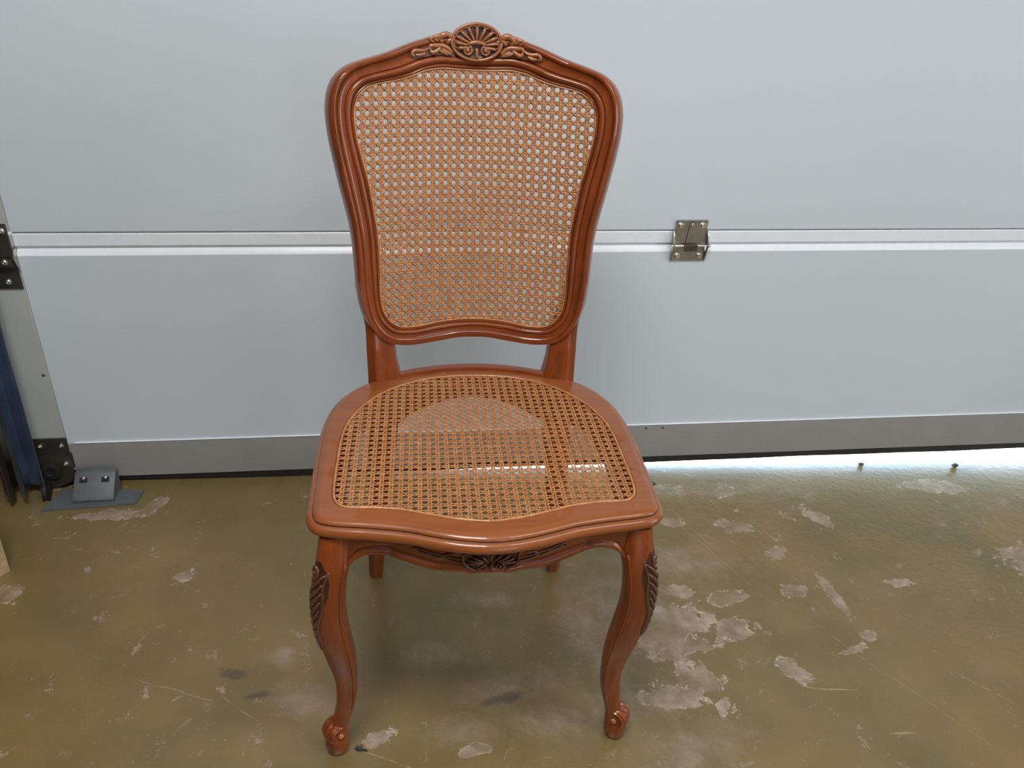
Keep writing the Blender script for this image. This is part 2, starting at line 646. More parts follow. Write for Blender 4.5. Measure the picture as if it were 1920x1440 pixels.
# ------------------------------------------------------------------ the room
DOOR_Y, DOOR_YAW, DOOR_ROLL = 0.7528, 0.0086, 0.01568


def slab(name, c, d, m):
    b = MB()
    b.box(c, d, bev=.002)
    o = b.build(name, m, smooth=False)
    tag(o, kind='structure')
    return o


XL, XR, YB, H = -1.16, 3.2, -4.6, 2.4
FY = .835
xs = np.unique(np.concatenate([np.linspace(XL - .1, -1.1, 3), np.linspace(-1.1, 1.75, 286), np.linspace(1.75, XR + .1, 8)]))
ys = np.unique(np.concatenate([np.linspace(YB - .1, -.12, 16), np.linspace(-.12, FY, 97)]))
GX, GY = np.meshgrid(xs, ys)
GX, GY = GX.ravel(), GY.ravel()


def field_of(lst):
    out = np.full(GX.shape, 9.0)
    for cx, cy, rx, ry, a in lst:
        c_, s_ = math.cos(math.radians(a)), math.sin(math.radians(a))
        u, v_ = (GX - cx) * c_ + (GY - cy) * s_, -(GX - cx) * s_ + (GY - cy) * c_
        out = np.minimum(out, np.hypot(u / rx, v_ / ry))
    return out


nx_, ny_ = len(xs), len(ys)
V = [(x, y, 0.0) for x, y in zip(GX, GY)]
F = [(j * nx_ + i, j * nx_ + i + 1, (j + 1) * nx_ + i + 1, (j + 1) * nx_ + i) for j in range(ny_ - 1) for i in range(nx_ - 1)]
k0 = len(V)
x0_, x1_, y0_, y1_ = XL - .1, XR + .1, YB - .1, FY
V += [(x0_, y0_, -.1), (x1_, y0_, -.1), (x1_, y1_, -.1), (x0_, y1_, -.1)]
F.append((k0 + 3, k0 + 2, k0 + 1, k0))
F.append(tuple([k0 + 2, k0 + 3] + [(ny_ - 1) * nx_ + i for i in range(nx_)]))
F.append(tuple([k0, k0 + 1] + [i for i in range(nx_ - 1, -1, -1)]))
floor = mesh_obj('floor', V, F, M_FLOOR, None, False)
for nm, lst in (('wear', PATCH), ('scuff', SCF), ('smear', SMEAR)):
    at = floor.data.attributes.new(nm, 'FLOAT', 'POINT')
    at.data.foreach_set('value', np.concatenate([field_of(lst), np.full(4, 9.0)]).astype(np.float32))
tag(floor, 'worn olive painted concrete floor with chipped patches', kind='structure')
tag(slab('driveway', (1.0, FY + 4, -.043), (14, 8, .08), M_GROUND), 'pale sunlit concrete outside, seen under the garage door')
slab('ceiling', ((XL + XR) / 2, (YB + .82) / 2, H + .05), (XR - XL + .4, .82 - YB + .4, .1), M_CEIL)
slab('wall_left', (XL - .05, (YB + .80) / 2, H / 2), (.1, .80 - YB, H), M_DARKWALL)
slab('wall_right', (XR + .05, (YB + .80) / 2, H / 2), (.1, .80 - YB, H), M_WALL)
slab('wall_back', ((XL + XR) / 2, YB - .05, H / 2), (XR - XL + .2, .1, H), M_WALL)
# jamb and lintel around the sectional door
slab('trim_1', (-1.06, .86, 1.2), (.24, .12, 2.4), M_JAMB)
slab('trim_2', (3.1, .86, 1.2), (.3, .12, 2.4), M_JAMB)
slab('trim_3', (1.0, .87, 2.3), (4.4, .12, .3), M_JAMB)

door = empty('door_1', (0, DOOR_Y, 0), (0, -DOOR_ROLL, DOOR_YAW))
tag(door, 'pale grey sectional garage door with white seam and brown bottom rail', kind='structure')
T0, T1 = -.985, 2.98
TH = .04


def door_section(h0, h1):
    """panel with finger-safe stepped top edge; local X along the door, Z up, -Y into the room"""
    prof = [(TH, h0), (0.0015, h0), (0, h0 + .0015), (0, h1 - .0445), (.0012, h1 - .0415), (.0065, h1 - .0335), (.0085, h1 - .0315), (.0085, h1 - .0275),
            (.0034, h1 - .0262), (.0026, h1 - .0250), (.0016, h1 - .0022), (.0026, h1 - .0006), (.006, h1), (TH, h1)]
    flags = [0, 0, 0, 1, 1, 1, 1, 1, 1, 1, 1, 1, 0]
    V, F, MI = [], [], []
    n = len(prof)
    for t in (T0 + .14, T1):
        V += [(t, y, z) for y, z in prof]
    for i in range(n - 1):
        F.append((i, i + 1, n + i + 1, n + i))
        MI.append(flags[i])
    F.append((0, n, 2 * n - 1, n - 1))
    MI.append(0)
    F += [tuple(range(n)), tuple(range(2 * n - 1, n - 1, -1))]
    MI += [0, 0]
    return mesh_obj('door_panel', V, F, [M_DOOR, M_DOORWHITE], door, True, MI, 18)


SEAM = .5870
SECH = .520
secs = [(.110, SEAM - .0012), (SEAM + .0012, SEAM + SECH), (SEAM + SECH + .002, SEAM + 2 * SECH), (SEAM + 2 * SECH + .002, 2.16)]
for i, (a, b_) in enumerate(secs):
    door_section(a, b_)
    # folded end cap of the section at its edge
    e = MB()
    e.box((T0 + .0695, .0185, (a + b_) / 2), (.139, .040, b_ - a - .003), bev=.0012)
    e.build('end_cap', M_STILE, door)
# bottom rail and rubber seal
b = MB()
prof = [(.042, .0285), (-.0015, .0285), (-.003, .030), (-.003, .112), (-.0022, .1165), (.003, .1175), (.042, .1175)]
V = [(t, y, z) for t in (T0, T1) for y, z in prof]
n = len(prof)
b.add(V, [(i, i + 1, n + i + 1, n + i) for i in range(n - 1)] + [(0, n, 2 * n - 1, n - 1), tuple(range(n)), tuple(range(2 * n - 1, n - 1, -1))])
rail = b.build('bottom_rail', M_TRIM, door, sharp=25)
b = MB()
b.box((1.07, .0005, .1186), (3.8, .009, .0016), bev=.0005)
b.build('rail_lip', M_DOORWHITE, door)  # white colour paints in the highlight along the rail's top edge
for t in (.4428, .4829):
    b = MB()
    b.cyl((t, -.003, .1095), (0, 1, 0), .0022, .002, 12)
    b.build('drilled_hole', M_HOLE, rail)
b = MB()
rows = []
for k in range(80):
    t = T0 + (T1 - T0) * k / 79
    fl = -t * math.sin(DOOR_ROLL) + .0004
    zb = max(.0065 + .0008 * math.sin(t * 9) + .0005 * math.sin(t * 23 + 1), fl)
    rows.append([(t, .004, .0285), (t, .001, .020), (t, .003, zb + .003), (t, .010, zb), (t, .024, zb), (t, .031, zb + .004), (t, .033, .0285)])
b.grid(rows, closed=True, caps=True)
b.build('rubber_seal', M_RUBBER, door)
b = MB()
b.ball((-.8558, -.0018, .2846), .0035, sc=(1, .35, 1.1))
b.build('rust_spot', plain('rust', (.13, .075, .035), .7), door)


def screw(parent, c, r=.0055, m=None, h=.005):
    s = MB()
    s.lathe(c, (0, -1, 0), [(r * 1.25, 0), (r * 1.25, h * .25), (r, h * .3), (r * .92, h * .8), (r * .7, h), (r * .45, h), (r * .40, h * .6), (0, h * .6)], 14)
    return s.build('screw', m or M_BRIGHT, parent, sharp=30)


def make_hinge(name, t, h):
    """centre hinge: upper leaf, lower leaf with side wings, pin and tongue"""
    hg = empty(name, (t, 0, h))
    hg.parent = door
    b = MB()
    b.box((0, -.0035, .0005), (.067, .0024, .049), bev=.0008)
    b.box((0, -.0060, .0245), (.067, .0065, .0022), bev=.0006)
    b.tube([(-.0035, -.0050, .016), (-.0045, -.0052, .004), (-.0065, -.0055, -.010), (-.0075, -.006, -.023)], [.0022, .0021, .002, .002], 8)
    b.tube([(-.0035, -.0050, .016), (-.001, -.0052, .0195), (.004, -.0052, .019)], [.0022, .002, .0012], 8)
    b.build('upper_leaf', M_STEEL, hg, sharp=30)
    b = MB()
    b.box((-.0005, -.0030, -.044), (.070, .0024, .037), bev=.0008)
    for s in (-1, 1):
        x = s * .0365
        b.prism([(0.0, .006), (-.010, -.004), (-.0165, -.020), (-.0155, -.034), (-.004, -.0625), (0, -.0625)], x - .0012, x + .0012, 'x')
    b.build('lower_leaf', M_STEEL, hg, sharp=30)
    b = MB()
    b.cyl((0, -.0125, -.0275), (1, 0, 0), .0026, .080, 12)
    b.ball((.0405, -.0125, -.0275), .0036)
    b.build('hinge_pin', M_BRIGHT, hg)
    b = MB()
    b.box((0, -.0165, -.0315), (.028, .0024, .013), bev=.0009)
    b.box((0, -.0105, -.0262), (.030, .012, .0024), bev=.0008)
    b.cyl((0, -.0178, -.033), (0, 1, 0), .0016, .0012, 10, m=1)
    b.build('tongue', [M_BROWNSTEEL, M_HOLE], hg, sharp=30)
    b = MB()
    b.tube([(.031, -.0125, -.0275), (.0305, -.015, -.032), (.0305, -.0155, -.038)], [.003, .0032, .0026], 10)
    b.build('pin_tab', M_BRIGHT, hg)
    for x, z in ((-.0235, .0140), (.0235, .0140)):
        screw(hg, (x, -.0045, z))
    screw(hg, (.001, -.0045, .0155), .0033, h=.003)
    for x, z in ((-.0235, -.051), (.0240, -.051)):
        screw(hg, (x, -.004, z), .0050)
    return hg


make_hinge('hinge', .4845, .5850)
make_hinge('hinge', .4845, .5850 + SECH)

# side hinge at the left edge, over the seam
sh = empty('side_hinge', (-.8815, 0, .5420))
sh.parent = door
b = MB()
b.box((.0, -.0070, .032), (.068, .003, .066), bev=.001)
b.build('upper_leaf', M_BROWNSTEEL, sh, sharp=30)
b = MB()
b.box((.0, -.0040, -.033), (.070, .003, .066), bev=.001)
b.prism([(0, .0), (-.017, -.004), (-.019, -.016), (-.006, -.022), (0, -.022)], -.034, .0335, 'x')
b.build('lower_leaf', M_BROWNSTEEL, sh, sharp=30)
b = MB()
b.prism([(0, .020), (-.010, .014), (-.017, -.002), (-.006, -.028), (0, -.030)], .0352, .0375, 'x')
b.build('wing_plate', M_STEEL, sh, sharp=30)
for x, z in ((.0255, .052), (.0210, -.006), (-.004, -.006), (.0115, -.050), (-.014, .052)):
    screw(sh, (x, -.0085 if z > 0 else (-.019 if z > -.02 else -.0055), z), .0052)

# bottom corner bracket with roller
bb = empty('bottom_bracket', (-.878, 0, .0800))
bb.parent = door
b = MB()
b.box((.0, -.0045, .033), (.069, .003, .042), bev=.001)
b.box((.033, -.0045, -.008), (.010, .003, .050), bev=.001)
b.prism([(-.034, .013), (.031, .013), (.038, -.012), (.034, -.046), (-.004, -.064), (-.042, -.056), (-.066, -.024), (-.058, -.003)], -.022, -.004, 'y')
b.build('bracket_plate', M_BROWNSTEEL, bb, sharp=30)
b = MB()
b.lathe((-.004, -.023, -.018), (0, -1, 0), [(.020, 0), (.020, .004), (.016, .006), (.010, .006), (.009, .002), (0, .002)], 20)
b.build('pivot_boss', M_HOLE, bb, sharp=30)
for x, y, z in ((-.022, -.0060, .0355), (.0215, -.0060, .0365), (.029, -.022, .000), (.0345, -.0060, -.0265), (-.030, -.022, .004), (-.034, -.022, -.028)):
    screw(bb, (x, y, z), .0048)
b = MB()
b.lathe((-.012, -.050, -.052), (.95, .25, 0), [(.021, -.007), (.024, -.006), (.020, -.002), (.020, .002), (.024, .006), (.021, .007)], 24)
b.build('roller', M_RUBBER, bb, sharp=30)
b = MB()
b.box((.030, -.018, -.0665), (.018, .002, .013), bev=.0006)
b.cyl((.031, -.0195, -.0665), (0, 1, 0), .0038, .002, 14, m=1)
b.build('lug_plate', [M_BRIGHT, M_HOLE], bb, sharp=30)

# vertical running track, fixed to the jamb
tr = empty('door_track', (-.905, .69, 0))
tag(tr, 'dark steel running track, tinted with a blue gleam, standing upright at the left edge of the garage door', 'door track')
b = MB()
prof = [(.017, -.004), (.013, .004), (.004, .010), (-.008, .012), (-.016, .014), (-.020, .006), (-.022, -.020), (-.016, -.030), (-.006, -.032),
        (-.006, -.0345), (-.017, -.0325), (-.0245, -.021), (-.0225, .007), (-.0175, .0165), (-.007, .0145), (.0055, .0125), (.015, .0060), (.0192, -.0035)]
b.grid([[(x, y, z) for x, y in prof] for z in (.028, 2.15)], closed=True, caps=True)
b.build('track_channel', M_TRACK, tr, sharp=35)
b = MB()
b.box((-.052, .012, 1.07), (.005, .075, 2.10), bev=.001)
b.build('mounting_flange', M_STEEL, tr)
b = MB()
b.box((-.040, -.026, .50), (.0035, .022, .98), bev=.001)
b.build('edge_strip', M_BROWNSTEEL, tr)

# grey floor anchor with plate under the door's corner
fa = empty('floor_anchor', (-.786, .692, 0), (0, 0, math.radians(3)))
tag(fa, 'grey plastic stop block on a flat grey plate under the left door corner', 'door stop')
b = MB()
b.prism([(-.098, -.047), (.086, -.038), (.094, .010), (-.080, .028), (-.086, .0)], .0003, .0042, 'z')
b.build('base_plate', M_GREYPL, fa)
b = MB()
prof = [(-.028, .004), (-.030, .012), (-.026, .018), (.012, .052), (.016, .0545), (.030, .0545), (.030, .004)]
nn = len(prof)
V = [(x, y, z) for x in (-.041, -.038, .038, .041) for y, z in [((p[0] * .97 if abs(x) > .04 else p[0]), (p[1] if abs(x) < .04 else .004 + (p[1] - .004) * .96)) for p in prof]]
F = [(i * nn + k, i * nn + (k + 1) % nn, (i + 1) * nn + (k + 1) % nn, (i + 1) * nn + k) for i in range(3) for k in range(nn)]
F += [tuple(range(nn)), tuple(range(4 * nn - 1, 3 * nn - 1, -1))]
b.add(V, F)
b.build('stop_block', M_GREYPL, fa, sharp=35)
for x in (-.022, .022):
    b = MB()
    b.box((x, -.0005, .0400), (.016, .018, .0016), rot=Matrix.Rotation(math.radians(46), 3, 'X'), m=0)
    o = b.build('screw_recess', M_HOLE, fa)
    b = MB()
    b.lathe((x, .0045, .0455), (0, -.72, .69), [(.0045, 0), (.0042, .002), (.003, .0035), (0, .004)], 12)
    b.build('screw', M_BRIGHT, fa)

# upright board at the left edge of the picture
b = MB()
b.box((-.941, .402, .11), (.17, .072, .22), bev=.001, rot=Matrix.Rotation(math.radians(58), 3, 'Z'))
o = b.build('wooden_block', M_BOARD)
tag(o, 'pale brown wooden block standing on the floor at the left edge of the picture', 'block')


# ------------------------------------------------------------------ the chair
chair = empty('dining_chair', (0, 0, 0))
tag(chair, 'carved reddish-brown wooden chair with woven cane seat and back in front of the garage door', 'chair')


def Fb(x, z):
    return .372 + .17 * (z - .454) - x * x / .86


def bn(x, z):
    v = Vector((-x / .43, -1, .17))
    return v.normalized()


def bp(x, z, d=0.0):
    """point on the back's curved front surface, d metres towards the sitter"""
    return Vector((x, Fb(x, z), z)) + bn(x, z) * d


BACK_IN = [(0, .9285), (.028, .929), (.05, .930), (.0755, .926), (.097, .918), (.119, .9125), (.14, .909), (.157, .9045), (.1705, .8935), (.1775, .876), (.1765, .8425),
           (.1688, .8045), (.1603, .7687), (.1545, .7325), (.149, .688), (.147, .636), (.1463, .593), (.1415, .570), (.131, .5545), (.1175, .5455), (.095, .5435),
           (.078, .545), (.0545, .549), (.02, .552), (0, .5525)]
BACK_OUT = [(0, .972), (.03, .973), (.05, .9735), (.066, .972), (.080, .968), (.1, .9615), (.13, .950), (.163, .9405), (.184, .9325), (.198, .921), (.207, .905), (.2115, .883),
            (.2115, .860), (.2085, .832), (.203, .800), (.197, .768), (.190, .735), (.1855, .710), (.182, .680), (.180, .645), (.178, .612), (.1735, .581), (.164, .554), (.150, .533),
            (.137, .5225), (.1245, .5180), (.105, .5150), (.088, .5150), (.055, .5183), (.023, .5228), (0, .5233)]
BC = (0, .735)
IN = spline(mirror_loop(BACK_IN), 10, True)
OUT = spline(mirror_loop(BACK_OUT), 10, True)
# cross section of the moulded frame: (fraction inner->outer, height, dark groove flag)
PROF = [(.00, -.0045, 0), (.015, -.001, 0), (.05, .0012, 0), (.095, .0004, 0), (.110, -.0010, 1), (.122, -.0008, 1), (.145, .0018, 0), (.20, .0042, 0), (.26, .0048, 0),
        (.32, .0040, 0), (.370, .0018, 0), (.383, .0004, 1), (.393, .0008, 1), (.415, .0024, 0), (.48, .0022, 0), (.56, .0020, 0), (.64, .0028, 0), (.70, .0045, 0), (.717, .0030, 1),
        (.727, .0030, 1), (.75, .0056, 0), (.80, .0074, 0), (.86, .0078, 0), (.92, .0058, 0), (.965, .0018, 0), (.99, -.004, 0), (1.0, -.009, 0), (.99, -.019, 0),
        (.94, -.024, 0), (.10, -.024, 0), (.02, -.021, 0), (.0, -.012, 0)]


def back_member(name, a0, a1, n, m):
    angs = np.linspace(a0, a1, n)
    ri, ro = polar(IN, BC, angs), polar(OUT, BC, angs)
    rows = []
    for a, r0, r1 in zip(angs, ri, ro):
        ring = []
        zc = BC[1] + .5 * (r0 + r1) * math.sin(a)
        low = min(max((.72 - zc) / .10, 0), 1)
        for s, d, g in PROF:
            r = r0 + (r1 - r0) * s
            if low > 0 and .68 < s and d > -.0035:
                d = d * (1 - low) + low * (.0034 if s < .74 else .0034 - .0012 * ((s - .74) / .22) ** 2)
                if g:
                    d -= .0009 * low
            elif low > 0 and d > .001:
                d *= 1 - .35 * low
            ring.append(bp(BC[0] + r * math.cos(a), BC[1] + r * math.sin(a), d))
        rows.append(ring)
    k = len(PROF)
    V = [p for r in rows for p in r]
    F, MI = [], []
    for i in range(n - 1):
        for j in range(k):
            F.append((i * k + j, (i + 1) * k + j, (i + 1) * k + (j + 1) % k, i * k + (j + 1) % k))
            MI.append(1 if PROF[j][2] and PROF[(j + 1) % k][2] else 0)
    F.append(tuple(range(k)))
    F.append(tuple((n - 1) * k + j for j in range(k - 1, -1, -1)))
    MI += [0, 0]
    return mesh_obj(name, V, F, [m, M_GLAZE], chair, True, MI, 50)


def ang(x, z):
    return math.atan2(z - BC[1], x - BC[0])


A1, A2 = ang(.168, .935), ang(.126, .53)
crest = back_member('crest_rail', A1, math.pi - A1, 150, M_WOODX)
back_member('back_post', A2, A1, 170, M_WOODV)
back_member('back_post', math.pi - A1, math.pi - A2, 170, M_WOODV)
back_member('lower_back_rail', -math.pi - A2, A2, 110, M_WOODX)


# rear legs: from the back's lower corner through the seat down to the floor
def round_poly(P, r=.003, k=3):
    out = []
    n = len(P)
    for i in range(n):
        a, b_, c = (np.array(P[(i + j) % n]) for j in (-1, 0, 1))
        u, v = a - b_, c - b_
        lu, lv = np.linalg.norm(u), np.linalg.norm(v)
        q = min(r, lu * .4, lv * .4)
        s, e = b_ + u / lu * q, b_ + v / lv * q
        for j in range(k):
            t = j / (k - 1)
            out.append((1 - t) ** 2 * s + 2 * t * (1 - t) * b_ + t * t * e)
    return out


RL = [  # z, inner x, front outer x, outer x, front y (None: on the back's surface), depth
    (.690, .163, .172, .1855, None, .026), (.660, .157, .170, .1868, None, .028), (.630, .152, .168, .1872, None, .030), (.610, .148, .167, .1865, None, .031),
    (.593, .144, .166, .183, None, .032), (.571, .139, .163, .1775, None, .034), (.546, .131, .160, .173, None, .036), (.525, .1262, .158, .172, None, .036),
    (.514, .1268, .158, .172, None, .037), (.510, .1272, .158, .172, None, .037), (.504, .1252, .158, .1718, None, .037), (.492, .1245, .1575, .1715, None, .038), (.475, .1213, .157, .171, None, .040),
    (.457, .1172, .157, .1705, None, .042), (.430, .118, .157, .171, .345, .042), (.390, .121, .158, .173, .343, .041), (.340, .127, .160, .175, .344, .039), (.270, .136, .165, .178, .352, .036),
    (.190, .1445, .1695, .1815, .364, .033), (.110, .152, .175, .1855, .379, .030), (.040, .158, .179, .188, .392, .028), (.006, .161, .181, .189, .398, .027), (.0, .1625, .180, .188, .399, .025)]
RLZ = np.array([r[0] for r in RL])[::-1]


def rear_leg(s):
    rows = []
    zs = np.concatenate([np.linspace(0, .457, 40), np.linspace(.463, .690, 50)])
    cols = []
    for j in range(1, 6):
        val = []
        for r in RL[::-1]:
            if j == 4:
                val.append(Fb(.16, r[0]) if r[4] is None else r[4])
            else:
                val.append(r[j])
        cols.append(np.interp(zs, RLZ, val))
    for z, xi, xf, xo, fy, dp in zip(zs, *cols):
        if z >= .457:
            base = .0015 if z < .515 else .0015 + min((z - .515) / .03, 1) * .003
            yi, yf = Fb(xi, z) + base, Fb(xf, z) + base
        else:
            w_ = max(0.0, (z - .40) / .057)
            yi, yf = fy + w_ * (Fb(xi, .457) - fy), fy + w_ * (Fb(xf, .457) - fy)
        yb = max(yi, yf) + dp
        P = [(xi, yi), (xf, yf), (xo, yf + .011), (xo - .002, yb - .006), (xo - .010, yb), (xi + .006, yb), (xi + .0005, yb - .008)]
        rows.append([(s * p[0], p[1], z) for p in round_poly(P, .003)])
    b = MB()
    b.grid(rows, closed=True, caps=True)
    return b.build('rear_leg', M_WOODV, chair, sharp=60)


rear_leg(-1)
rear_leg(1)

# ---- seat frame
SEAT_E = [(0, -.052), (.024, -.050), (.048, -.0450), (.07, -.0385), (.1, -.0285), (.117, -.0245), (.15, -.0185), (.18, -.0145), (.200, -.0105), (.2105, -.0055), (.2155, .005), (.2168, .022),
          (.218, .068), (.2195, .119), (.2205, .175), (.217, .236), (.207, .287), (.188, .324), (.160, .351), (.12, .372), (.066, .392), (0, .400)]
SEAT_C = [(0, -.0238), (.027, -.0205), (.046, -.0165), (.066, -.0100), (.084, -.0045), (.105, .0030), (.122, .0065), (.145, .0098), (.165, .0105), (.181, .0125), (.191, .019), (.1965, .030),
          (.1995, .05), (.2005, .119), (.2, .17), (.197, .205), (.1895, .236), (.1725, .275), (.142, .3165), (.105, .345), (.06, .3640), (0, .370)]
SCN = (0, .165)
ANG = np.linspace(-math.pi / 2, 1.5 * math.pi, 361)[:-1]
E_ = spline(mirror_loop(SEAT_E), 10, True)
C_ = spline(mirror_loop(SEAT_C), 10, True)


def ring2d(loop):
    r = polar(loop, SCN, ANG)
    return np.stack([SCN[0] + r * np.cos(ANG), SCN[1] + r * np.sin(ANG)], 1)


ER, CR = ring2d(E_), ring2d(C_)
tan = np.roll(ER, -2, 0) - np.roll(ER, 2, 0)
nrm = np.stack([tan[:, 1], -tan[:, 0]], 1)
nrm /= np.linalg.norm(nrm, axis=1)[:, None]
tanC = np.roll(CR, -2, 0) - np.roll(CR, 2, 0)
nC = np.stack([tanC[:, 1], -tanC[:, 0]], 1)
nC /= np.linalg.norm(nC, axis=1)[:, None]
ZS = .460
SP = [('C', 0, -.024), ('C', -.0005, -.006), ('C', 0.0, -.0012), ('C', .0012, 0), ('E', -.0055, 0), ('E', -.0025, -.0004), ('E', .0005, -.0014), ('E', .0030, -.0030), ('E', .0046, -.0052),
      ('E', .0044, -.0066), ('E', .0052, -.0068), ('E', .0068, -.0070), ('E', .0092, -.0082), ('E', .0113, -.0102), ('E', .0126, -.0130), ('E', .0128, -.0160), ('E', .0117, -.0190), ('E', .0090, -.0216), ('E', .0045, -.0234), ('E', -.012, -.0255)]
rows = []
for i in range(len(ANG)):
    rg_ = []
    for k, off, dz in SP:
        p = (CR[i] + nC[i] * off) if k == 'C' else (ER[i] + nrm[i] * off * (1.0 if ER[i][1] < .33 else .3))
        rg_.append((p[0], p[1], ZS + dz))
    rows.append(rg_)
k = len(SP)
V = [p for r in rows for p in r]
nA = len(ANG)
F, MI = [], []
for i in range(nA):
    for j in range(k):
        a, c = i * k, ((i + 1) % nA) * k
        F.append((a + j, a + (j + 1) % k, c + (j + 1) % k, c + j))
        MI.append(1 if j in (8, 9) else 0)
mesh_obj('seat_frame', V, F, [M_WOODY, M_GLAZE], chair, True, MI, 45)
# reed that holds the cane in its groove
b = MB()
pts = [(CR[i][0] - nC[i][0] * .0016, CR[i][1] - nC[i][1] * .0016, ZS - .0006) for i in range(nA)]
b.tube(pts + [pts[0]], .0019, 6, up=(0, 0, 1))
b.build('cane_reed', M_CANE, chair, sharp=0)
# low curved back edge of the seat between the posts
b = MB()
rows = []
for x in np.linspace(-.122, .122, 40):
    y = .3985 - (x / .122) ** 2 * .0285
    rows.append([(x, y - .012, ZS - .001), (x, y - .0115, ZS + .0035), (x, y - .009, ZS + .0050), (x, y + .004, ZS + .0050), (x, y + .007, ZS + .0030), (x, y + .008, ZS - .028), (x, y - .012, ZS - .028)])
b.grid(rows, closed=True, caps=True)
b.build('rear_seat_rail', M_WOODX, chair, sharp=50)

# ---- aprons
APB = np.array([(0, .3927), (.013, .3923), (.022, .3900), (.028, .3905), (.036, .3925), (.058, .3920), (.068, .3915), (.08, .3937), (.09, .396), (.1, .3985), (.11, .4007), (.12, .4035), (.132, .4073), (.146, .409),
                (.16, .4055), (.169, .400), (.175, .393), (.182, .383)])


def Fap(x):
    return -.041 + .023 * min(1, abs(x) / .125) ** 1.6


def apb(x):
    return float(np.interp(abs(x), APB[:, 0], APB[:, 1]))


b = MB()
rows = []
for x in np.linspace(-.182, .182, 140):
    y, z = Fap(x), apb(x)
    rows.append([(x, y + .001, .4395), (x, y, .430), (x, y, z + .0135), (x, y + .0012, z + .0120), (x, y + .0008, z + .0112), (x, y - .0022, z + .0100), (x, y - .0036, z + .0065), (x, y - .0026, z + .0025), (x, y + .001, z),
                 (x, y + .018, z + .001), (x, y + .020, z + .004), (x, y + .020, .4395)])
b.grid(rows, closed=True, caps=True)
b.build('front_apron', M_WOODX, chair, sharp=50)
for s in (-1, 1):
    b = MB()
    rows = []
    P = spline([(.205, .015), (.2065, .068), (.208, .12), (.2085, .175), (.205, .236), (.195, .285), (.177, .32), (.158, .35)], 8)
    nP = len(P)
    for i, (x, y) in enumerate(P):
        f = i / (nP - 1)
        zb = .404 - .02 * abs(2 * f - 1) ** 3
        t = P[min(i + 1, nP - 1)] - P[max(i - 1, 0)]
        t /= np.linalg.norm(t)
        nx, ny = t[1], -t[0]
        q = lambda o, z: (s * (x + nx * o), y + ny * o, z)
        rows.append([q(0, .4395), q(0, zb + .010), q(.002, zb + .007), q(.002, zb + .002), q(0, zb), q(-.018, zb), q(-.018, .4395)])
    b.grid(rows, closed=True, caps=True)
    b.build('side_apron', M_WOODV, chair, sharp=50)
b = MB()
rows = []
for x in np.linspace(-.140, .140, 50):
    y = .388 - (x / .122) ** 2 * .0265
    zb = .408 - .045 * (abs(x) / .14) ** 2.0
    rows.append([(x, y, .4395), (x, y, zb), (x, y + .018, zb), (x, y + .018, .4395)])
b.grid(rows, closed=True, caps=True)
b.build('rear_apron', M_WOODX, chair, sharp=50)

# ---- front legs (cabriole with scrolled toe)
LG = np.array([  # z, outer x, inner x, centre y
    (.436, .2125, .172, .000), (.42, .2150, .173, -.003), (.40, .2185, .1745, -.0065), (.38, .2223, .1780, -.0095), (.36, .2258, .1815, -.0105), (.34, .2278, .1838, -.0105), (.31, .2283, .1852, -.0085), (.285, .2272, .1842, -.005),
    (.254, .2235, .1813, -.0005), (.215, .2175, .1783, .006), (.18, .2122, .1780, .0130), (.154, .2094, .1788, .0160), (.126, .2100, .1804, .0190), (.10, .2126, .1844, .0215), (.083, .2152, .1884, .0225), (.066, .2185, .1930, .0225),
    (.048, .2210, .1965, .0220), (.034, .2210, .1985, .0215), (.02, .2210, .1985, .0215)])[::-1]


def leg_sec(z):
    xo, xi, cy = (float(np.interp(z, LG[:, 0], LG[:, j])) for j in (1, 2, 3))
    return (xo + xi) / 2, (xo - xi) / 2, cy


LZ = LG[:, 0]
LS = spline([(r[0], r[1], r[2], r[3]) for r in LG], 6)


def leg_sec(z):
    xo, xi, cy = (float(np.interp(z, LS[:, 0], LS[:, j])) for j in (1, 2, 3))
    return (xo + xi) / 2, (xo - xi) / 2, cy


def leg_pt(s, z, phi, off=0.0):
    """phi 0: outwards along x, -90: to the front"""
    cx, w_, cy = leg_sec(z)
    e = 2 / 2.9
    c, q = math.cos(phi), math.sin(phi)
    k_ = 1.0
    # soft ridge on the outer front corner
    k_ += .05 * math.exp(-((phi + math.pi / 4) / .25) ** 2)
    x = math.copysign(abs(c) ** e, c) * (w_ * k_ + off)
    y = math.copysign(abs(q) ** e, q) * (w_ * k_ * .98 + off)
    return Vector((s * (cx + x), cy + y, z))


